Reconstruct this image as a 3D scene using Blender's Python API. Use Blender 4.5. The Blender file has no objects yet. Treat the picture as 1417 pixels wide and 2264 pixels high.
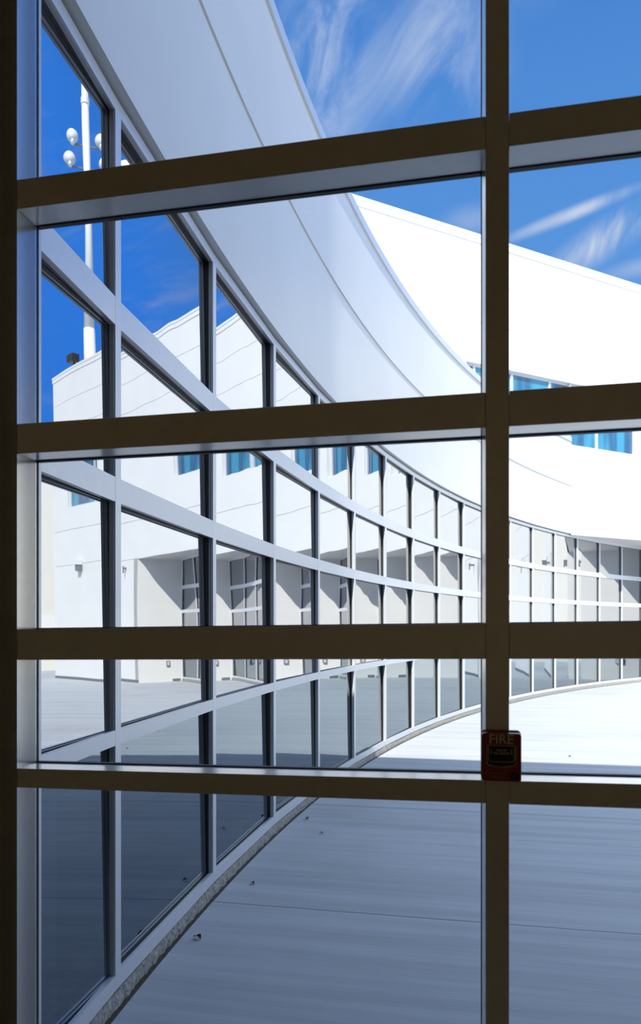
import bpy, bmesh, math, random
from mathutils import Vector, Matrix
random.seed(7)
C = bpy.context.scene
COL = C.collection
R = math.radians
V = Vector

# ------------------------------------------------------------------ camera, sky, sun, exposure
cam_d = bpy.data.cameras.new('camera')
cam = bpy.data.objects.new('camera', cam_d); COL.objects.link(cam)
cam.location = (0, 0, 0); cam.rotation_euler = (R(90), 0, 0)
cam_d.sensor_fit = 'HORIZONTAL'; cam_d.sensor_width = 36
cam_d.lens = 1674.66 / 1417 * 36
cam_d.shift_y = (1383.1 - 1132) / 1417
cam_d.clip_start = .05; cam_d.clip_end = 800
cam_d.dof.use_dof = True; cam_d.dof.focus_distance = 3.6; cam_d.dof.aperture_fstop = 6.5
C.camera = cam

SUN_AZ = (-.187, -.982)      # horizontal direction towards the sun
SUN_TAN = .95
sd = bpy.data.lights.new('sun', 'SUN'); sd.energy = 7.9; sd.angle = R(.5); sd.color = (1, .925, .825)
sun = bpy.data.objects.new('sun', sd); COL.objects.link(sun)
S = V((SUN_AZ[0], SUN_AZ[1], SUN_TAN)).normalized()
sun.rotation_euler = S.to_track_quat('Z', 'Y').to_euler(); sun.location = S * 40

C.view_settings.view_transform = 'Standard'; C.view_settings.look = 'None'
C.view_settings.gamma = 1; C.view_settings.use_curve_mapping = False
C.view_settings.exposure = 0.0
C.cycles.use_denoising = True
C.cycles.max_bounces = 12; C.cycles.diffuse_bounces = 5; C.cycles.glossy_bounces = 6
C.cycles.transparent_max_bounces = 16; C.cycles.transmission_bounces = 8
C.cycles.sample_clamp_indirect = 4.0; C.cycles.caustics_reflective = False; C.cycles.caustics_refractive = False

class NT:
    """small node helper"""
    def __init__(s, nt): s.t = nt; s.n = nt.nodes; s.l = nt.links
    def add(s, typ, **kw):
        n = s.n.new(typ)
        for k, v in kw.items():
            if k == 'i':
                for a, b in v.items():
                    if isinstance(b, bpy.types.NodeSocket): s.l.new(b, n.inputs[a])
                    else: n.inputs[a].default_value = b
            else: setattr(n, k, v)
        return n
    def m(s, op, a, b=0.0, c=None, clamp=False):
        n = s.n.new('ShaderNodeMath'); n.operation = op; n.use_clamp = clamp
        for k, v in enumerate((a, b, c)):
            if v is None: continue
            if isinstance(v, bpy.types.NodeSocket): s.l.new(v, n.inputs[k])
            else: n.inputs[k].default_value = v
        return n.outputs[0]
    def ss(s, x, lo, hi):
        n = s.add('ShaderNodeMapRange', interpolation_type='SMOOTHSTEP', i={0: x, 1: lo, 2: hi, 3: 0.0, 4: 1.0})
        return n.outputs[0]
    def mix(s, f, a, b):
        n = s.n.new('ShaderNodeMix'); n.data_type = 'RGBA'
        for k, v in ((0, f), (6, a), (7, b)):
            if isinstance(v, bpy.types.NodeSocket): s.l.new(v, n.inputs[k])
            else: n.inputs[k].default_value = v if k == 0 else (*v, 1)
        return n.outputs[2]

world = bpy.data.worlds.new('world'); C.world = world; world.use_nodes = True
W = NT(world.node_tree); W.n.clear()
tc = W.add('ShaderNodeTexCoord'); sp = W.add('ShaderNodeSeparateXYZ', i={0: tc.outputs['Generated']})
dx, dy, dz = sp.outputs
elev = W.m('ARCSINE', dz)
ramp = W.add('ShaderNodeValToRGB', i={0: W.m('DIVIDE', W.m('MAXIMUM', elev, 0.0), 1.2)})
cr = ramp.color_ramp
cr.elements[0].position = 0; cr.elements[0].color = (.30, .52, .86, 1)
cr.elements[1].position = 1; cr.elements[1].color = (.035, .11, .42, 1)
for pos, c in ((.22, (.20, .43, .86)), (.36, (.115, .335, .80)), (.55, (.080, .265, .72))):
    e = cr.elements.new(pos); e.color = (*c, 1)
# the sky is deeper blue away from the sun, towards +X
side = W.ss(dx, .34, .52)
base = W.mix(side, ramp.outputs[0], (.060, .40, 1.45))
base = W.mix(W.ss(dx, .66, .85), base, (.62, .70, .82))
# wispy cirrus, laid out on the dome by direction
ay = W.m('MAXIMUM', dy, .05)
px = W.m('DIVIDE', dx, ay); pz = W.m('DIVIDE', dz, ay)
cv = W.add('ShaderNodeCombineXYZ', i={0: px, 1: pz, 2: 0.0})
def blob(cx, cz, rx, rz, ang=0):
    """soft elliptical patch of cloud around a direction"""
    ca, sa = math.cos(R(ang)), math.sin(R(ang))
    a = W.m('SUBTRACT', px, cx); b = W.m('SUBTRACT', pz, cz)
    u = W.m('DIVIDE', W.m('ADD', W.m('MULTIPLY', a, ca), W.m('MULTIPLY', b, sa)), rx)
    v = W.m('DIVIDE', W.m('SUBTRACT', W.m('MULTIPLY', b, ca), W.m('MULTIPLY', a, sa)), rz)
    d = W.m('SQRT', W.m('ADD', W.m('MULTIPLY', u, u), W.m('MULTIPLY', v, v)))
    return W.m('SUBTRACT', 1.0, W.ss(d, 0.0, 1.0))
mp0 = W.add('ShaderNodeMapping', i={0: cv.outputs[0], 2: (0, 0, R(-66))})
mp = W.add('ShaderNodeMapping', i={0: mp0.outputs[0], 3: (4.5, 11, 1)})
wisp = W.add('ShaderNodeTexNoise', i={'Vector': mp.outputs[0], 'Scale': 1.0, 'Detail': 7.0, 'Roughness': .62, 'Distortion': .8})
mp2 = W.add('ShaderNodeMapping', i={0: cv.outputs[0], 2: (0, 0, R(8)), 3: (3.0, 11, 1)})
wisp2 = W.add('ShaderNodeTexNoise', i={'Vector': mp2.outputs[0], 'Scale': 1.0, 'Detail': 7.0, 'Roughness': .6, 'Distortion': .5})
w1 = W.ss(wisp.outputs[0], .34, .70); w2 = W.ss(wisp2.outputs[0], .50, .74)
cl = W.m('MULTIPLY', w1, W.m('ADD', blob(.01, .76, .10, .22, 0), W.m('ADD', W.m('MULTIPLY', blob(.15, .75, .13, .12, 30), .8), W.m('MULTIPLY', blob(.19, .86, .2, .1, 10), .35))))
cl = W.m('ADD', cl, W.m('MULTIPLY', W.m('ADD', .45, w1), W.m('MULTIPLY', blob(.335, .545, .14, .013, 22), .8)))
cl = W.m('ADD', cl, W.m('MULTIPLY', W.m('MULTIPLY', w1, 1.3), blob(.375, .51, .13, .033, 34)))
cl = W.m('ADD', cl, W.m('MULTIPLY', blob(.43, .475, .09, .018, 14), .45))
cl = W.m('ADD', cl, W.m('MULTIPLY', blob(.20, .535, .06, .03, 10), .35))
cl = W.m('ADD', cl, W.m('MULTIPLY', w2, W.m('MULTIPLY', W.ss(px, .46, .6), .55)))
cl = W.m('MULTIPLY', cl, .95, clamp=True)
skyc = W.mix(cl, base, (.62, .70, .90))
# broad brightening of the sky around the sun, behind and above the viewer
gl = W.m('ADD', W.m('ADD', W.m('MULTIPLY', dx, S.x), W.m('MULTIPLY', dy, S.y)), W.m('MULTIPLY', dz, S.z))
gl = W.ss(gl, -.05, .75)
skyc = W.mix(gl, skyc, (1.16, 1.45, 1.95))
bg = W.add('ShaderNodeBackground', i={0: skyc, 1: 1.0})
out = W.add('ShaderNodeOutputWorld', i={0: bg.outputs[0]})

# ------------------------------------------------------------------ materials
MATS = {}
def mat(name, col, rough=.5, metal=0.0, noise=0.0, scale=8.0, bump=0.0, stretch=(1, 1, 1), spec=.5):
    if name in MATS: return MATS[name]
    m = bpy.data.materials.new(name); m.use_nodes = True; MATS[name] = m
    T = NT(m.node_tree); b = T.n['Principled BSDF']
    b.inputs['Roughness'].default_value = rough; b.inputs['Metallic'].default_value = metal
    b.inputs['Specular IOR Level'].default_value = spec
    tc = T.add('ShaderNodeTexCoord'); mp = T.add('ShaderNodeMapping', i={0: tc.outputs['Object'], 3: stretch})
    nz = T.add('ShaderNodeTexNoise', i={'Vector': mp.outputs[0], 'Scale': scale, 'Detail': 5.0, 'Roughness': .6})
    lo = tuple(c * (1 - noise) for c in col); hi = tuple(min(1, c * (1 + noise)) for c in col)
    T.l.new(T.mix(T.ss(nz.outputs[0], .3, .7), lo, hi), b.inputs['Base Color'])
    if bump:
        bp = T.add('ShaderNodeBump', i={'Height': nz.outputs[0], 'Strength': bump, 'Distance': .01}); T.l.new(bp.outputs[0], b.inputs['Normal'])
    return m
WHITE = mat('white_panel', (.77, .76, .74), .45, noise=.02, scale=1.2)
BAND = mat('white_band_panel', (.70, .695, .68), .42, noise=.025, scale=1.0)
JOINT = mat('joint_sealant', (.64, .64, .64), .8)
ALU = mat('pale_aluminium', (.66, .68, .71), .38, metal=.25, noise=.02, scale=20)
NECK = mat('frame_neck_metal', (.55, .565, .58), .35, metal=.25)
GASKET = mat('black_gasket', (.012, .013, .016), .5)
INFRAME = mat('interior_frame_aluminium', (.84, .82, .78), .30, metal=.3, noise=.02, scale=30)
_b = INFRAME.node_tree.nodes['Principled BSDF']; _b.inputs['Coat Weight'].default_value = 1; _b.inputs['Coat IOR'].default_value = 2.1; _b.inputs['Coat Roughness'].default_value = .12
PLASTER = mat('interior_plaster', (.52, .375, .18), .9)
FLOORM = mat('interior_floor', (.34, .24, .11), .6, noise=.1)
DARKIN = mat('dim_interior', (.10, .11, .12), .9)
CURB = mat('rough_curb_concrete', (.30, .29, .265), .95, noise=.38, scale=48, bump=.8)
RED = mat('fire_red_plastic', (.32, .022, .014), .3)
CREAM = mat('cream_lettering', (.82, .76, .66), .5)
BLACKP = mat('black_plastic', (.02, .018, .015), .35)
POLE = mat('galvanised_white_pole', (.80, .80, .78), .4)
CREAMW = mat('cream_wall', (.72, .69, .62), .7)
LAMPM = mat('grey_lamp_metal', (.22, .23, .24), .4, metal=.4)
LEAFM = mat('dry_leaf', (.20, .12, .065), .8, noise=.3, scale=60)
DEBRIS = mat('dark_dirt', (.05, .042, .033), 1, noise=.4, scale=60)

def glass(name, r0, tint, trans, wob=0.0, rough=0.0):
    m = bpy.data.materials.new(name); m.use_nodes = True
    T = NT(m.node_tree); T.n.clear()
    lw = T.add('ShaderNodeLayerWeight', i={'Blend': .5})
    f5 = T.m('POWER', lw.outputs['Facing'], 5.0)
    fac = T.m('ADD', r0, T.m('MULTIPLY', f5, 1 - r0))
    g = T.add('ShaderNodeBsdfGlossy', i={'Color': (*tint, 1), 'Roughness': rough})
    if wob:
        tc = T.add('ShaderNodeTexCoord')
        mp = T.add('ShaderNodeMapping', i={0: tc.outputs['Object'], 3: (1, 1, .55)})
        nz = T.add('ShaderNodeTexNoise', i={'Vector': mp.outputs[0], 'Scale': 1.7, 'Detail': 1.0})
        bp = T.add('ShaderNodeBump', i={'Height': nz.outputs[0], 'Strength': 1.0, 'Distance': wob}); T.l.new(bp.outputs[0], g.inputs['Normal'])
    tr = T.add('ShaderNodeBsdfTransparent', i={'Color': (*trans, 1)})
    mx = T.add('ShaderNodeMixShader', i={0: fac, 1: tr.outputs[0], 2: g.outputs[0]})
    T.add('ShaderNodeOutputMaterial', i={0: mx.outputs[0]})
    return m
GLASS = glass('reflective_facade_glass', .50, (.91, .93, .98), (.10, .13, .16), wob=.0014)
GLASS_LOW = glass('lower_facade_glass', .30, (.80, .91, 1.0), (.10, .13, .16), wob=.0014)
CLEAR = glass('clear_window_glass', .03, (1, 1, 1), (.96, .98, .98))

def blueglass():
    m = mat('blue_strip_glass', (.02, .20, .30), .06)
    b = m.node_tree.nodes['Principled BSDF']; b.inputs['IOR'].default_value = 1.9
    b.inputs['Base Color'].default_value = (.02, .2, .3, 1)
    T = NT(m.node_tree)
    tc = T.add('ShaderNodeTexCoord'); mp = T.add('ShaderNodeMapping', i={0: tc.outputs['Object'], 3: (1.3, 1.3, .12)})
    nz = T.add('ShaderNodeTexNoise', i={'Vector': mp.outputs[0], 'Scale': 1.6, 'Detail': 2.0})
    T.l.new(T.mix(T.ss(nz.outputs[0], .42, .58), (.012, .09, .20), (.03, .25, .40)), b.inputs['Base Color'])
    return m
BLUE = blueglass()

def ground_mat():
    m = bpy.data.materials.new('broomed_concrete'); m.use_nodes = True
    T = NT(m.node_tree); b = T.n['Principled BSDF']; b.inputs['Roughness'].default_value = .85
    tc = T.add('ShaderNodeTexCoord')
    rot = T.add('ShaderNodeMapping', i={0: tc.outputs['Object'], 2: (0, 0, R(11.6))})   # x along the joints
    st = T.add('ShaderNodeMapping', i={0: rot.outputs[0], 3: (.35, 9, 1)})
    n1 = T.add('ShaderNodeTexNoise', i={'Vector': st.outputs[0], 'Scale': 1.0, 'Detail': 8.0, 'Roughness': .65})
    st2 = T.add('ShaderNodeMapping', i={0: rot.outputs[0], 3: (4, 160, 1)})
    n2 = T.add('ShaderNodeTexNoise', i={'Vector': st2.outputs[0], 'Scale': 1.0, 'Detail': 4.0, 'Roughness': .6})
    n3 = T.add('ShaderNodeTexNoise', i={'Vector': rot.outputs[0], 'Scale': .55, 'Detail': 6.0, 'Roughness': .6})
    n4 = T.add('ShaderNodeTexNoise', i={'Vector': rot.outputs[0], 'Scale': 90.0, 'Detail': 3.0, 'Roughness': .7})
    c = T.mix(T.ss(n1.outputs[0], .32, .68), (.365, .39, .425), (.475, .505, .545))
    c = T.mix(T.m('MULTIPLY', T.ss(n2.outputs[0], .35, .65), .35), c, (.50, .50, .49))
    c = T.mix(T.m('MULTIPLY', T.ss(n3.outputs[0], .52, .75), .45), c, (.33, .33, .33))
    c = T.mix(T.m('MULTIPLY', T.ss(n4.outputs[0], .60, .75), .35), c, (.26, .255, .25))
    # saw-cut joints every 2.52 m
    sp = T.add('ShaderNodeSeparateXYZ', i={0: rot.outputs[0]})
    wv = T.add('ShaderNodeTexNoise', i={'Vector': rot.outputs[0], 'Scale': 3.0, 'Detail': 4.0})
    q = T.m('ADD', sp.outputs[1], T.m('MULTIPLY', T.m('SUBTRACT', wv.outputs[0], .5), .02))
    fr = T.m('ABSOLUTE', T.m('SUBTRACT', T.m('FRACT', T.m('DIVIDE', T.m('SUBTRACT', q, 4.28 - 1.26), 2.52)), .5))
    ln = T.m('SUBTRACT', 1.0, T.ss(fr, .0009, .0026))
    c = T.mix(T.m('MULTIPLY', ln, .75), c, (.06, .055, .05))
    T.l.new(c, b.inputs['Base Color'])
    h = T.m('ADD', T.m('MULTIPLY', n2.outputs[0], .7), T.m('MULTIPLY', n4.outputs[0], .4))
    h = T.m('SUBTRACT', h, T.m('MULTIPLY', ln, 1.5))
    bp = T.add('ShaderNodeBump', i={'Height': h, 'Strength': .35, 'Distance': .003}); T.l.new(bp.outputs[0], b.inputs['Normal'])
    return m
GROUND = ground_mat()

# ------------------------------------------------------------------ mesh helpers
class MB:
    def __init__(s): s.b = bmesh.new()
    def hexa(s, p):
        """8 points: bottom ring 0-3, top ring 4-7"""
        v = [s.b.verts.new(q) for q in p]
        for f in ((3, 2, 1, 0), (4, 5, 6, 7), (0, 1, 5, 4), (1, 2, 6, 5), (2, 3, 7, 6), (3, 0, 4, 7)): s.b.faces.new([v[k] for k in f])
        return s
    def box(s, x0, x1, y0, y1, z0, z1):
        return s.hexa([(x0, y0, z0), (x1, y0, z0), (x1, y1, z0), (x0, y1, z0), (x0, y0, z1), (x1, y0, z1), (x1, y1, z1), (x0, y1, z1)])
    def fbox(s, o, u, w, u0, u1, w0, w1, z0, z1, z0b=None, z1b=None):
        """box in a plan frame (origin o, axes u and w); z0b/z1b are the heights at the u1 end"""
        z0b = z0 if z0b is None else z0b; z1b = z1 if z1b is None else z1b
        P = lambda a, b, z: (o[0] + u[0] * a + w[0] * b, o[1] + u[1] * a + w[1] * b, z)
        pts = [P(u0, w0, z0), P(u1, w0, z0b), P(u1, w1, z0b), P(u0, w1, z0), P(u0, w0, z1), P(u1, w0, z1b), P(u1, w1, z1b), P(u0, w1, z1)]
        if (u[0] * w[1] - u[1] * w[0]) * (u1 - u0) * (w1 - w0) < 0: pts = [pts[k] for k in (3, 2, 1, 0, 7, 6, 5, 4)]
        return s.hexa(pts)
    def quad(s, *p): s.b.faces.new([s.b.verts.new(q) for q in p]); return s
    def tube(s, a, b_, r0, r1, n=16):
        a, b_ = V(a), V(b_); d = (b_ - a).normalized(); x = d.orthogonal().normalized(); y = d.cross(x)
        A = [s.b.verts.new(a + (x * math.cos(t) + y * math.sin(t)) * r0) for t in [2 * math.pi * k / n for k in range(n)]]
        B = [s.b.verts.new(b_ + (x * math.cos(t) + y * math.sin(t)) * r1) for t in [2 * math.pi * k / n for k in range(n)]]
        for k in range(n): s.b.faces.new([A[k], A[(k + 1) % n], B[(k + 1) % n], B[k]])
        s.b.faces.new(A[::-1]); s.b.faces.new(B); return s
    def build(s, name, m, parent=None, bevel=0, smooth=False, recalc=False):
        if recalc: bmesh.ops.recalc_face_normals(s.b, faces=s.b.faces)
        if smooth:
            for f in s.b.faces: f.smooth = True
            for e in s.b.edges:
                if len(e.link_faces) == 2 and e.calc_face_angle(0) > R(28): e.smooth = False
        me = bpy.data.meshes.new(name); s.b.to_mesh(me); s.b.free(); me.materials.append(m)
        o = bpy.data.objects.new(name, me); COL.objects.link(o)
        if parent: o.parent = parent; o.matrix_parent_inverse = Matrix.Translation(parent.location).inverted() if not parent.rotation_euler.z else (Matrix.Translation(parent.location) @ Matrix.Rotation(parent.rotation_euler.z, 4, 'Z')).inverted()
        if bevel:
            md = o.modifiers.new('bevel', 'BEVEL'); md.width = bevel; md.segments = 3; md.limit_method = 'ANGLE'
        return o
def empty(name, loc=(0, 0, 0)):
    o = bpy.data.objects.new(name, None); COL.objects.link(o); o.location = loc; return o
def tag(o, label=None, cat=None, group=None, kind=None):
    for k, v in (('label', label), ('category', cat), ('group', group), ('kind', kind)):
        if v: o[k] = v
    return o

# ------------------------------------------------------------------ site geometry (metres, camera at the origin)
AX, AY, AR, A0, DA = 29.5037868, -1.09583466, 30.6880022, 2.99889473, -.0448228118
ZG = -1.64                                           # courtyard paving
def arc(i, off=0.0, z=0.0):
    """point on the curved facade at bay line i, moved off metres towards the courtyard"""
    a = A0 + DA * i; r = AR - off
    return V((AX + r * math.cos(a), AY + r * math.sin(a), z))
KI = 12.62                                           # where the straight building meets the curve
K = arc(KI).xy; D = V((.879, .478)).normalized(); N = V((-D.y, D.x))   # D along the straight wall, N into the building
# our own window wall: origin at the left jamb, U along it, Wd outwards
JO = V((-.777, 1.94)); U = V((.9797, -.2010)).normalized(); Wd = V((.2010, .9797)).normalized()

# ------------------------------------------------------------------ ground
g = MB(); g.quad((-60, -30, ZG), (110, -30, ZG), (110, 140, ZG), (-60, 140, ZG))
tag(g.build('ground', GROUND), 'broomed grey concrete courtyard paving with saw-cut joints', 'paving', kind='structure')

# ------------------------------------------------------------------ our room
FZ, CZ = -1.50, 2.90
def st(o, label, cat='wall'): return tag(o, label, cat, kind='structure')
def fb(name, m, *a, **k): b = MB(); b.fbox(JO, U, Wd, *a); return b.build(name, m, **k)
st(fb('floor', FLOORM, -1.6, 6.2, -6.0, .16, FZ - .14, FZ), 'dim brown interior floor behind the window', 'floor')
st(fb('ceiling', PLASTER, -1.6, 6.2, -6.0, .0, CZ, CZ + .1), 'dim interior ceiling behind the window', 'ceiling')
st(fb('wall_back', PLASTER, -1.6, 6.2, -6.12, -6.0, FZ, CZ), 'dim plaster wall behind the viewer')
st(fb('wall_left', PLASTER, -1.72, -1.6, -6.12, 0, FZ, CZ), 'dim plaster side wall left of the viewer')
st(fb('wall_right', PLASTER, 6.2, 6.32, -6.12, 0, FZ, CZ), 'dim plaster side wall right of the viewer')
wf = empty('wall_front', (JO.x, JO.y, FZ)); st(wf, 'dark wall carrying the window grid, seen as a dark strip at the left')
fb('pier', INFRAME, -.26, 0, 0, .085, FZ, 2.62, parent=wf)
fb('pier_backing', PLASTER, -1.72, -.26, 0, .12, FZ, CZ, parent=wf)
fb('exterior_pier', BAND, -1.6, -.10, .125, .20, ZG, 2.62, parent=wf)
fb('lintel', PLASTER, -.26, 6.32, 0, .12, 2.62, CZ + .1, parent=wf)
fb('exterior_spandrel', BAND, -.165, 9.5, .12, .24, 2.62, 5.42, parent=wf)
fb('stair_tower', BAND, -4.5, -.17, -6.0, .20, 3.05, 10.9, parent=wf)
fb('side_infill', BAND, 6.125, 9.5, .12, .24, ZG, 2.62, parent=wf)
fb('inner_side_infill', PLASTER, 6.125, 6.32, 0, .12, FZ, 2.62, parent=wf)
st(fb('roof', BAND, -.16, 9.5, -9.0, .12, 5.05, 5.30), 'flat roof over the room', 'roof')

# window grid: heights (lower edge, upper edge) at the jamb and at the first mullion
SM = (1.1723, 1.2238)
SREF = 1.16
RAILS = [((-1.50, -1.42), (-1.50, -1.42)), ((-.4146, -.366), (-.4005, -.3485)), ((-.088, -.0093), (-.0754, .004)), ((.440, .5165), (.4455, .525)), ((1.067, 1.142), (1.072, 1.1465)), ((1.80, 1.875), (1.81, 1.885)), ((2.54, 2.62), (2.54, 2.62))]
def zr(k, e, s): a, b = RAILS[k][0][e], RAILS[k][1][e]; return a + (b - a) * s / SREF
win = empty('window_1', (JO.x, JO.y, FZ)); tag(win, 'aluminium framed window grid, dark against the daylight, in the foreground', 'window', kind='structure')
bays = [(SM[1] * k, SM[1] * k + SM[0]) for k in range(5)]
# mullions: slightly flared towards the glass
def mullion(s0, s1, name='mullion'):
    b = MB()
    P = lambda s, w, z: (JO.x + U.x * s + Wd.x * w, JO.y + U.y * s + Wd.y * w, z)
    z0, z1 = FZ, 2.62
    b.hexa([P(s0, 0, z0), P(s1, 0, z0), P(s1 + .001, .084, z0), P(s0 - .0085, .084, z0), P(s0, 0, z1), P(s1, 0, z1), P(s1 + .001, .084, z1), P(s0 - .0085, .084, z1)])
    o = b.build(name, INFRAME, win, bevel=.0012)
    c = MB(); c.fbox(JO, U, Wd, s0 - .010, s1 + .002, .084, .100, z0, z1); c.build('gasket', GASKET, o)
    c = MB(); c.fbox(JO, U, Wd, s0 - .004, s1 + .0, .100, .108, z0, z1); c.build('cap', ALU, o)
for k in range(5): mullion(SM[1] * k + SM[0], SM[1] * (k + 1))
b = MB(); b.fbox(JO, U, Wd, -.05, 0, .0, .084, FZ, 2.62); jm = b.build('jamb', INFRAME, win, bevel=.001)
b = MB(); b.fbox(JO, U, Wd, -.05, -.004, .084, .100, FZ, 2.62); b.build('gasket', GASKET, jm)
b = MB(); b.fbox(JO, U, Wd, -.05, -.001, .100, .112, FZ, 2.62); b.build('cap', ALU, jm)
for k in range(len(RAILS)):
    for s0, s1 in bays:
        b = MB(); b.fbox(JO, U, Wd, s0 + .0006, s1 - .0006, 0.0004, .084, zr(k, 0, s0), zr(k, 1, s0), zr(k, 0, s1), zr(k, 1, s1)); r = b.build('rail', INFRAME, win, bevel=.001)
        b = MB(); b.fbox(JO, U, Wd, s0, s1 - .009, .0845, .0998, zr(k, 0, s0) - .003, zr(k, 1, s0) + .003, zr(k, 0, s1) - .003, zr(k, 1, s1) + .003); b.build('gasket', GASKET, r)
        b = MB(); b.fbox(JO, U, Wd, s0, s1 - .009, .100, .108, zr(k, 0, s0) + .012, zr(k, 1, s0) - .012, zr(k, 0, s1) + .012, zr(k, 1, s1) - .012); b.build('cap', ALU, r)
for k in range(len(RAILS) - 1):
    for s0, s1 in bays:
        b = MB(); b.fbox(JO, U, Wd, s0 - .003, s1 - .006, .090, .095, zr(k, 1, s0), zr(k + 1, 0, s0), zr(k, 1, s1), zr(k + 1, 0, s1)); b.build('glass_pane', CLEAR, win)

# ------------------------------------------------------------------ fire alarm pull station on the mullion
def station():
    sc = 1.198; zc = (1383.1 - 1675) / 1674.66 * 1.655
    wtop, h2, w2, dep = 0, .0525, .0425, .044
    c = JO + U * (sc + .0075)
    root = empty('fire_alarm_pull_station', (c.x, c.y, zc)); root.rotation_euler = (0, 0, math.atan2(U.y, U.x))
    tag(root, 'red fire alarm pull station with pale lettering mounted on the window mullion', 'fire alarm')
    # local frame: x right, y outwards (away from the viewer), z up
    def put(b, name, m, parent=root, bevel=0, smooth=False):
        me = bpy.data.meshes.new(name); bmesh.ops.recalc_face_normals(b.b, faces=b.b.faces)
        if smooth:
            for f in b.b.faces: f.smooth = True
            for e in b.b.edges:
                if len(e.link_faces) == 2 and e.calc_face_angle(0) > R(35): e.smooth = False
        b.b.to_mesh(me); b.b.free(); me.materials.append(m)
        o = bpy.data.objects.new(name, me); COL.objects.link(o); o.parent = parent
        if bevel: md = o.modifiers.new('bevel', 'BEVEL'); md.width = bevel; md.segments = 4; md.limit_method = 'ANGLE'
        return o
    def rrect(x0, x1, z0, z1, r, n=6):
        pts = []
        for cx, cz, a in ((x1 - r, z1 - r, 0), (x0 + r, z1 - r, 90), (x0 + r, z0 + r, 180), (x1 - r, z0 + r, 270)):
            for k in range(n + 1): t = R(a + 90 * k / n); pts.append((cx + r * math.cos(t), cz + r * math.sin(t)))
        return pts
    def prism(b, pts, y0, y1):
        A = [b.b.verts.new((x, y0, z)) for x, z in pts]; B = [b.b.verts.new((x, y1, z)) for x, z in pts]
        b.b.faces.new(A); b.b.faces.new(B[::-1])
        for k in range(len(pts)): b.b.faces.new([A[k], A[(k + 1) % len(pts)], B[(k + 1) % len(pts)], B[k]])
    b = MB(); prism(b, rrect(-w2 - .0015, w2 + .001, -h2 - .001, h2 + .003, .009), -.014, -.0004); put(b, 'back_box', RED, bevel=.002, smooth=True)
    b = MB(); prism(b, rrect(-w2, w2, -h2, h2, .006), -dep, -.015); put(b, 'cover', RED, bevel=.003, smooth=True)
    # recessed shield with pale outline
    def ring(pts, wd, y0, y1, b):
        n = len(pts); cx = sum(p[0] for p in pts) / n; cz = sum(p[1] for p in pts) / n
        inn = []
        for k in range(n):
            p, q, r_ = V(pts[k - 1]), V(pts[k]), V(pts[(k + 1) % n])
            t = ((q - p).normalized() + (r_ - q).normalized()); t = t.normalized() if t.length > 1e-6 else (r_ - q).normalized()
            nn = V((-t.y, t.x)); inn.append(V(q) + nn * wd)
        A = [[b.b.verts.new((x, y, z)) for x, z in P] for P in (pts, inn) for y in (y0, y1)]
        for k in range(n):
            j = (k + 1) % n
            b.b.faces.new([A[0][k], A[0][j], A[2][j], A[2][k]]); b.b.faces.new([A[0][k], A[1][k], A[1][j], A[0][j]]); b.b.faces.new([A[2][k], A[2][j], A[3][j], A[3][k]])
    sh = [(.030, .0265), (-.030, .0265), (-.0315, .025), (-.0315, -.0135), (-.029, -.0165), (-.0245, -.0178), (-.012, -.0200), (0, -.0222), (.012, -.0200), (.0245, -.0178), (.029, -.0165), (.0315, -.0135), (.0315, .025)]
    b = MB(); prism(b, sh, -dep - .0002, -dep + .002); put(b, 'handle_recess', BLACKP)
    b = MB(); ring(sh, .0014, -dep - .0010, -dep + .001, b); put(b, 'recess_outline', CREAM)
    hd = [(.0275, .0225), (.0275, -.004), (.024, -.0088), (-.024, -.0088), (-.0275, -.004), (-.0275, .0225)]
    b = MB(); prism(b, [(-.026, .0225), (-.026, -.004), (-.023, -.0075), (.023, -.0075), (.026, -.004), (.026, .0225)], -dep - .004, -dep + .001); h = put(b, 'pull_handle', BLACKP, bevel=.001)
    b = MB()
    for a, c2 in zip(hd[:-1], hd[1:]): b.tube((a[0], -dep - .0025, a[1]), (c2[0], -dep - .0025, c2[1]), .0007, .0007, 8)
    put(b, 'handle_outline', CREAM, parent=h)
    def text(body, size, x, z, y, name, parent, m=CREAM, extr=.0005, sx=1.0):
        cu = bpy.data.curves.new(name, 'FONT'); cu.body = body; cu.size = size; cu.align_x = 'CENTER'; cu.align_y = 'CENTER'; cu.extrude = extr; cu.offset = size * .012
        to = bpy.data.objects.new(name, cu); COL.objects.link(to)
        me = bpy.data.meshes.new_from_object(to.evaluated_get(bpy.context.evaluated_depsgraph_get())); bpy.data.objects.remove(to)
        me.transform(Matrix.Translation((x, y, z)) @ Matrix.Rotation(R(90), 4, 'X') @ Matrix.Diagonal((sx, 1, 1, 1))); me.materials.clear(); me.materials.append(m)
        o = bpy.data.objects.new(name, me); COL.objects.link(o); o.parent = parent; return o
    text('FIRE', .0285, -.0005, .0395, -dep - .0008, 'lettering', root, sx=1.03)
    text('PUSH IN', .0058, .0, .0165, -dep - .0045, 'lettering', h); text('PULL DOWN', .0058, .0, .0098, -dep - .0045, 'lettering', h)
    for sx in (-1, 1):
        b = MB(); b.box(sx * .0215 - .0006, sx * .0215 + .0006, -dep - .0052, -dep - .004, .0105, .0195)
        b.quad((sx * .0215 - .0018, -dep - .0048, .0105), (sx * .0215 + .0018, -dep - .0048, .0105), (sx * .0215, -dep - .0048, .0075))
        put(b, 'arrow', CREAM, parent=h)
    b = MB()       # two lines of print too small to read
    for z, x0, x1 in ((-.0345, -.034, .008), (-.0410, -.026, .001)):
        x = x0
        while x < x1: l = random.uniform(.0012, .0030); b.box(x, x + l, -dep - .0004, -dep + .0003, z - .0007, z + .0007); x += l + .0009
    put(b, 'fine_print', mat('faded_print', (.42, .22, .16), .6))
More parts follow.
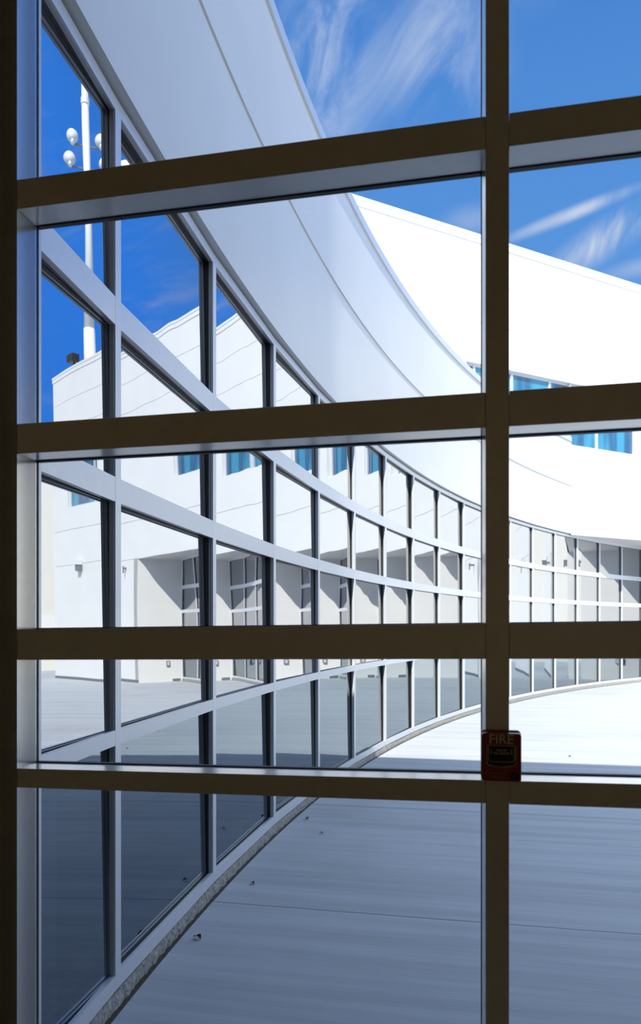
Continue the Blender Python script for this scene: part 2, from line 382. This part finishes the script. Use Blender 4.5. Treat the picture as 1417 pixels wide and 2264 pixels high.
    b = MB(); b.tube((.0275, -dep - .0015, -.040), (.0275, -dep + .001, -.040), .0085, .0085, 28); k = put(b, 'key_lock', BLACKP, bevel=.0005)
    b = MB(); b.box(.0268, .0282, -dep - .0022, -dep - .001, -.045, -.035); put(b, 'keyway', LAMPM, parent=k)
station()

# ------------------------------------------------------------------ curved glass facade
LV = [(-1.564, -1.500), (-.5140, -.4480), (.5300, .6360), (1.2870, 1.4070), (2.2070, 2.2650)]
CAP, SET, HW = .012, .045, .030           # cap thickness, set-back of the glass, half width of a mullion
i_start = -.80
fac = empty('curved_glass_facade', tuple(arc(0, 0, ZG)))
tag(fac, 'long curved glass curtain wall with pale frames under a white band, sweeping left to right', 'facade')
# yaw (degrees) and lean of each bay's panes: no two panes are set exactly alike
YAW = {0: -1.6, 1: -.15, 2: .18, 3: -.7, 4: -.25, 5: .1, 6: .8, 7: .3, 8: .95}
LEAN = {0: .0093, 1: .0099, 2: .0097, 3: .0091, 4: .0082, 5: .0072, 6: .0062, 7: .0052, 8: .0044, 9: .0036}
IE = 15.9
mull_i = [i_start] + list(range(0, 16)) + [IE]
for i in mull_i:
    p = arc(i).xy; n = V((-math.cos(A0 + DA * i), -math.sin(A0 + DA * i))); t = V((n.y, -n.x)); t = t if t.y > 0 else -t
    b = MB(); b.fbox(p, t, n, -HW, HW, -CAP, 0, LV[0][0], LV[4][1]); o = b.build('mullion', ALU, fac, bevel=.001)
    b = MB(); b.fbox(p, t, n, -HW + .003, HW - .003, -.029, -CAP, LV[0][0], LV[4][1]); b.build('neck', NECK, o)
    b = MB(); b.fbox(p, t, n, -HW + .004, HW - .004, -.12, -.029, LV[0][0], LV[4][1]); b.build('gasket', GASKET, o)
for i in range(0, 17):
    a = i_start if i == 0 else i - 1
    pa, pb = arc(a).xy, arc(min(i, IE)).xy; t = (pb - pa).normalized(); n = V((t.y, -t.x)); L = (pb - pa).length
    for lo, hi in LV:
        b = MB(); b.fbox(pa, t, n, HW - .001, L - HW + .001, -CAP - .001, -.0012, lo, hi); o = b.build('rail', ALU, fac)
        b = MB(); b.fbox(pa, t, n, HW - .001, L - HW + .001, -.029, -CAP - .001, lo + .003, hi - .003); b.build('neck', NECK, o)
        b = MB(); b.fbox(pa, t, n, HW - .001, L - HW + .001, -.12, -.029, lo + .004, hi - .004); b.build('gasket', GASKET, o)
    # panes
    yw = R(YAW.get(i, 0)); nz = LEAN.get(i, 0)
    ca, sa = math.cos(yw), math.sin(yw); tt = V((ca * t.x - sa * t.y, sa * t.x + ca * t.y)); nn = V((tt.y, -tt.x))
    mid = (pa + pb) / 2 - n * SET; hl = L / 2 - HW + .004
    for (l0, h0), (l1, h1) in zip(LV[:-1], LV[1:]):
        zc = (h0 + l1) / 2; b = MB(); P = []
        for off in (0, -.006):
            for s_, z_ in ((-hl, h0 - .002), (hl, h0 - .002), (hl, l1 + .002), (-hl, l1 + .002)):
                q = mid + tt * s_ + nn * (off - nz * (z_ - zc)); P.append((q.x, q.y, z_))
        b.quad(*P[:4])
        b.build('glass_pane', GLASS_LOW if h0 < -1 else GLASS, fac)
def sweep(prof, i0, i1, n, name, m, parent, closed=True, smooth=True):
    """extrude a profile of (offset, height) along the curve"""
    b = MB(); rows = []
    for k in range(n + 1):
        i = i0 + (i1 - i0) * k / n; rows.append([b.b.verts.new(arc(i, o_, z_)) for o_, z_ in prof])
    m_ = len(prof)
    for k in range(n):
        for j in range(m_ if closed else m_ - 1):
            b.b.faces.new([rows[k][j], rows[k + 1][j], rows[k + 1][(j + 1) % m_], rows[k][(j + 1) % m_]])
    if closed: b.b.faces.new(rows[0][::-1]); b.b.faces.new(rows[-1])
    return b.build(name, m, parent, smooth=smooth, recalc=True)
FO = .045
sweep([(-.04, 2.285), (FO, 2.285), (FO, 3.470), (-.04, 3.470)], -.9, KI, 120, 'lower_band', BAND, fac)
sweep([(-.04, 3.470), (FO - .001, 3.470), (FO - .001, 3.480), (-.04, 3.480)], -.9, KI, 120, 'band_joint', JOINT, fac)
sweep([(-.04, 3.480), (FO + .013, 3.480), (FO + .013, 4.570), (-.04, 4.570)], -.9, KI, 120, 'upper_band', BAND, fac)
sweep([(-.25, 4.570), (FO + .036, 4.570), (FO + .036, 4.672), (-.25, 4.672)], -.9, KI - .03, 120, 'coping', ALU, fac)
sweep([(-3.4, 4.10), (-.04, 4.10), (-.04, 4.20), (-3.4, 4.20)], -.9, 16, 60, 'roof_deck', BAND, fac)
sweep([(-.30, -1.62), (-.012, -1.62), (-.004, -1.566), (-.30, -1.566)], i_start, IE, 90, 'sill_bed', CURB, fac)
# rough curb with a broken edge
b = MB(); rows = []; nk = 900
for k in range(nk + 1):
    i = i_start + (IE - i_start) * k / nk; j = random.uniform(-.006, .006); j2 = random.uniform(-.004, .003)
    rows.append([b.b.verts.new(arc(i, o_, z_)) for o_, z_ in ((-.05, -1.567), (.000 + j * .3, -1.572 + j2), (.008 + j * .7, -1.605 + j2), (.012 + j, ZG - .02))])
for k in range(nk):
    for j in range(3): b.b.faces.new([rows[k][j], rows[k + 1][j], rows[k + 1][j + 1], rows[k][j + 1]])
b.build('curb', CURB, fac, recalc=True)
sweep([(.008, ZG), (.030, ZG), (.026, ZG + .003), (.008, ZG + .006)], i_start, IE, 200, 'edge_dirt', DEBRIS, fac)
# dim rooms behind the glass
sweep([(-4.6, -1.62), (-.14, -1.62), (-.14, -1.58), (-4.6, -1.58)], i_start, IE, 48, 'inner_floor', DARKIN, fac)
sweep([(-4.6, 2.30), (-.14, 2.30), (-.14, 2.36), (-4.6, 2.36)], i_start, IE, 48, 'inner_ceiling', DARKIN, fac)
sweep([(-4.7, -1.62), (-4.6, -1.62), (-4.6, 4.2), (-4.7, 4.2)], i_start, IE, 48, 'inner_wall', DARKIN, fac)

# ------------------------------------------------------------------ straight white building
bld = empty('white_building', (K.x, K.y, ZG)); tag(bld, 'tall plain white building with a blue strip window and a shaded entrance recess', 'building')
SE, SCN, ZT = 4.75, 9.2, 8.92             # recess edge, corner, parapet
def wp(s, d, z): q = K + D * s + N * (d - .05); return (q.x, q.y, z)
def panel(s0, s1, z0, z1, holes=(), name='wall', joints=(), rev=.16):
    b = MB(); J = .018
    ss = sorted({s0, s1, *[h[0] for h in holes], *[h[1] for h in holes]}); zz = sorted({z0, z1, *[h[2] for h in holes], *[h[3] for h in holes], *[j for j in joints if z0 < j < z1], *[j + J for j in joints if z0 < j < z1]})
    for a, c in zip(ss[:-1], ss[1:]):
        for e, f in zip(zz[:-1], zz[1:]):
            m_, q = (a + c) / 2, (e + f) / 2
            if any(h[0] < m_ < h[1] and h[2] < q < h[3] for h in holes): continue
            gd = .022 if any(j < q < j + J for j in joints) else 0
            b.quad(wp(a, gd, e), wp(c, gd, e), wp(c, gd, f), wp(a, gd, f))
            if gd:
                b.quad(wp(a, 0, e), wp(c, 0, e), wp(c, gd, e), wp(a, gd, e)); b.quad(wp(a, gd, f), wp(c, gd, f), wp(c, 0, f), wp(a, 0, f))
    for h in holes:
        b.quad(wp(h[0], 0, h[2]), wp(h[1], 0, h[2]), wp(h[1], rev, h[2]), wp(h[0], rev, h[2]))
        b.quad(wp(h[0], rev, h[3]), wp(h[1], rev, h[3]), wp(h[1], 0, h[3]), wp(h[0], 0, h[3]))
        b.quad(wp(h[0], 0, h[2]), wp(h[0], rev, h[2]), wp(h[0], rev, h[3]), wp(h[0], 0, h[3]))
        b.quad(wp(h[1], rev, h[2]), wp(h[1], 0, h[2]), wp(h[1], 0, h[3]), wp(h[1], rev, h[3]))
    return b.build(name, WHITE, bld)
W1 = (-3.30, 2.45, 4.48, 6.03); W2 = (6.05, 7.95, 4.22, 5.80)
JT = (3.46, 6.96, 7.92)
panel(-9.0, 0, 4.0, ZT, [(W1[0], 0, 4.48, 6.03)], joints=JT)
panel(0, SE, 2.26, ZT, [(0, W1[1], 4.48, 6.03)], joints=JT)
panel(SE, SCN, ZG, ZT, [W2], joints=(2.26,) + JT)
def wbox(b, s0, s1, d0, d1, z0, z1):
    P = [wp(s0, d0, z0), wp(s1, d0, z0), wp(s1, d1, z0), wp(s0, d1, z0), wp(s0, d0, z1), wp(s1, d0, z1), wp(s1, d1, z1), wp(s0, d1, z1)]; b.hexa(P); return b
b = MB(); wbox(b, -9.0, SCN + .03, -.03, .35, ZT, ZT + .07); wbox(b, -9.0, SCN + .02, -.018, .0, ZT - .13, ZT); b.build('parapet_coping', WHITE, bld)
b = MB(); wbox(b, -9, SCN, .3, 9, ZT - .5, ZT - .3); b.build('roof_deck', WHITE, bld)
b = MB(); wbox(b, SCN - .14, SCN, .001, 9, ZG, ZT); b.build('end_wall', WHITE, bld)
b = MB(); wbox(b, -9.1, -9, 0, 9, 4.2, ZT); b.build('end_wall', WHITE, bld)
b = MB(); wbox(b, -9, SCN, 9, 9.1, 2, ZT); b.build('rear_wall', WHITE, bld)
# recess: soffit and side wall
def ap(i): q = arc(i).xy - K; return (q.dot(D), q.dot(N))
b = MB(); pts = [(0, .0)] + [ap(KI + (IE - KI) * k / 14) for k in range(1, 15)] + [(SE, -.05)]
lo = [b.b.verts.new(wp(s_, max(d_, 0) + (.05 if k else 0), 2.262)) for k, (s_, d_) in enumerate(pts)]; hi = [b.b.verts.new((v.co.x, v.co.y, 2.36)) for v in lo]
b.b.faces.new(lo[::-1]); b.b.faces.new(hi)
for k in range(len(lo)): b.b.faces.new([lo[k], lo[(k + 1) % len(lo)], hi[(k + 1) % len(lo)], hi[k]])
b.build('soffit', WHITE, bld, recalc=True)
si, di = ap(IE); ex = (di + .30) / di
JB = [(SE, .0), (SE + .2, .0), (SE + .2, 1.7), (SE + (si - SE) * ex, .05 + di * ex)]      # splayed side wall, plan outline
b = MB(); b.hexa([wp(*p, ZG) for p in JB] + [wp(*p, 2.262) for p in JB]); b.build('recess_side_wall', WHITE, bld)
# strip windows
for (a, c, z0, z1), divs in ((W1, (-3.0, -1.85, -.62, 1.02)), (W2, (6.4,))):
    fr = MB()
    for s_ in (a + .035, *divs, c - .035): wbox(fr, s_ - .035, s_ + .035, .09, .155, z0, z1)
    wbox(fr, a, c, .10, .155, z0, z0 + .05); wbox(fr, a, c, .10, .155, z1 - .05, z1)
    f = fr.build('window_frame', ALU, bld)
    ed = [a, *divs, c]
    for e0, e1 in zip(ed[:-1], ed[1:]):
        b = MB(); wbox(b, e0 + .03, e1 - .03, .125, .14, z0 + .04, z1 - .04); b.build('window_pane', BLUE, f)
# wall base strip and fittings
b = MB(); wbox(b, SE - .001, SCN + .002, -.006, .05, ZG, ZG + .09); b.build('wall_base', mat('dark_base_strip', (.16, .17, .19), .7), bld)
def jp(w, off, z): f_ = w / di; nrm = V((-(di), si - SE)).normalized(); return wp(SE + (si - SE) * f_ + nrm.x * off, .05 + w + nrm.y * off, z)
def jbox(b, w0, w1, o0, o1, z0, z1): b.hexa([jp(w0, o0, z0), jp(w1, o0, z0), jp(w1, o1, z0), jp(w0, o1, z0), jp(w0, o0, z1), jp(w1, o0, z1), jp(w1, o1, z1), jp(w0, o1, z1)]); bmesh.ops.recalc_face_normals(b.b, faces=b.b.faces); return b
b = MB(); jbox(b, -.04, di - .05, .001, .006, ZG, ZG + .09); b.build('wall_base', MATS['dark_base_strip'], bld)

def wall_thing(name, s_, d_, z_, label, cat):
    o = empty(name, wp(s_, d_, z_)); return tag(o, label, cat)
t = wall_thing('wall_light', 7.15, -.0, 2.10, 'small white-topped wall light on the white building near its corner, seen mirrored in the facade', 'wall light')
b = MB(); wbox(b, 7.03, 7.27, -.20, -.003, 2.22, 2.40); b.build('housing', WHITE, t, bevel=.01)
b = MB(); wbox(b, 7.05, 7.25, -.17, -.004, 2.02, 2.215); b.build('lamp_shade', LAMPM, t)
t = wall_thing('wall_bracket', 5.45, 0, 1.9, 'small grey bracket on the white wall beside the entrance recess, seen mirrored', 'bracket')
b = MB(); wbox(b, 5.42, 5.48, -.10, -.002, 1.98, 2.04); wbox(b, 5.42, 5.46, -.13, -.095, 1.86, 2.08); b.build('bracket', LAMPM, t)
t = wall_thing('outlet_box', SE, .8, -1.15, 'small grey outlet box low on the side wall of the entrance recess', 'outlet box')
b = MB(); jbox(b, .74, .86, .002, .06, -1.14, -.98); b.build('box', LAMPM, t, bevel=.004)
b = MB(); jbox(b, .76, .84, .061, .068, -1.12, -1.0); b.build('lid', ALU, t)
t = wall_thing('roof_floodlight', 7.8, .2, ZT + .07, 'black floodlight on the parapet of the white building, seen mirrored against the sky', 'floodlight')
b = MB(); q = wp(7.8, .2, 0); b.tube((q[0], q[1], ZT + .071), (q[0], q[1], ZT + .36), .03, .03, 10); b.build('stem', BLACKP, t)
b = MB(); wbox(b, 7.6, 8.0, .0, .3, ZT + .30, ZT + .58); b.build('lamp_head', BLACKP, t, bevel=.04)

# ------------------------------------------------------------------ light mast and cream building beyond
MX, MY = 20.7, 35.0
mast = empty('stadium_light_mast', (MX, MY, ZG)); tag(mast, 'tall white floodlight mast rising behind the white building, seen mirrored in the left panes', 'light mast')
b = MB(); b.tube((MX, MY, ZG), (MX, MY, 16), .36, .27, 24); b.tube((MX, MY, 15.9), (MX, MY, 29.2), .25, .17, 24); b.build('pole', POLE, mast, smooth=True)
b = MB(); b.tube((MX, MY, 27.9), (MX, MY, 28.2), .22, .22, 20); b.build('collar', POLE, mast)
vd = V((-.58, -.81, 0)).normalized(); vr = V((-vd.y, vd.x, 0))
for zz, ww in ((26.0, .75), (24.8, .95)):
    b = MB(); b.tube(V((MX, MY, zz - .3)) - vr * ww, V((MX, MY, zz - .3)) + vr * ww, .05, .05, 8); arm = b.build('cross_arm', LAMPM, mast)
    for s_ in (-ww, ww):
        p = V((MX, MY, zz)) + vr * s_ + vd * .2
        b = MB(); b.tube(p - vd * .25 + V((0, 0, .1)), p + vd * .15 - V((0, 0, .1)), .22, .34, 20); b.tube(p + V((0, 0, -.42)), p + V((0, 0, -.1)), .12, .10, 10); b.build('floodlight', POLE, mast, smooth=True)

far = empty('cream_building', (19.5, 27.5, ZG)); tag(far, 'low cream building beyond the corner of the white building, seen mirrored at the far left', 'building')
fo = V((16.9, 28.6)); fu = V((.84, -.54)).normalized(); fw = V((-fu.y, fu.x))
b = MB(); b.fbox(fo, fu, fw, -1, 14, 0, 6, ZG, 7.2); b.build('wall', CREAMW, far)
b = MB(); b.fbox(fo, fu, fw, -1.1, 14.1, -.12, 6.1, 7.2, 7.35); b.build('roof_edge', CREAMW, far)
b = MB(); b.fbox(fo, fu, fw, 1.0, 2.2, -.04, .02, -.1, .7); b.build('window', WHITE, far)

# ------------------------------------------------------------------ dry leaves along the foot of the facade and on the paving
def leaf_mesh(seed):
    rnd = random.Random(seed); b = MB(); n = 7; L, Wd_ = .055, .018
    left, right, mid = [], [], []
    for k in range(n + 1):
        t_ = k / n; w_ = Wd_ * math.sin(math.pi * min(1, t_ * 1.02)) ** .8 * (1 + rnd.uniform(-.25, .25)); c_ = .012 * math.sin(t_ * 3) + .004
        x = (t_ - .5) * L
        mid.append(b.b.verts.new((x, 0, c_))); left.append(b.b.verts.new((x, w_, c_ + .008 * w_ / Wd_))); right.append(b.b.verts.new((x, -w_, c_ + .011 * w_ / Wd_)))
    for k in range(n):
        b.b.faces.new([mid[k], mid[k + 1], left[k + 1], left[k]]); b.b.faces.new([right[k], right[k + 1], mid[k + 1], mid[k]])
    b.tube((-L * .5 - .018, 0, .002), (-L * .5, 0, .004), .0010, .0008, 6)
    bmesh.ops.solidify(b.b, geom=b.b.faces[:], thickness=.0006)
    me = bpy.data.meshes.new('dry_leaf'); b.b.to_mesh(me); b.b.free(); me.materials.append(LEAFM); return me
lm = [leaf_mesh(k) for k in range(4)]
def unproj(x, y, z=ZG): Y = -1674.66 * z / (y - 1383.1); return (x - 708.5) / 1674.66 * Y, Y
LEAVES = [((-.86, 2.0), 0, '')]
spots = [(.062, .52, 1.0, 'curled brown leaf at the curb between the second and third mullions from the left'),
         (.075, 2.35, .9, 'dry brown leaf at the foot of the curb just below the window sill'),
         (.30, 2.05, .6, 'small dry leaf on the shaded paving near the curb, below the window sill'),
         (1.15, 3.35, .8, 'dark dry leaf in the sunlight left of the fire alarm box'),
         (2.2, 5.3, .8, 'single dark leaf on sunlit paving right of the window mullion'),
         (3.6, 5.6, .7, 'single dry leaf on sunlit paving furthest right'),
         (.12, 1.15, .7, 'crumpled leaf by the curb, midway along the second bay')]
for n_, (off, i, sc, lab) in enumerate(spots):
    q = arc(i, off + .06, ZG + .003)
    o = bpy.data.objects.new('dry_leaf', lm[n_ % 4]); COL.objects.link(o); o.location = q; o.scale = (sc, sc, sc); o.rotation_euler = (0, 0, random.uniform(0, 6.28))
    tag(o, lab, 'leaf', 'dry leaves on the courtyard paving')
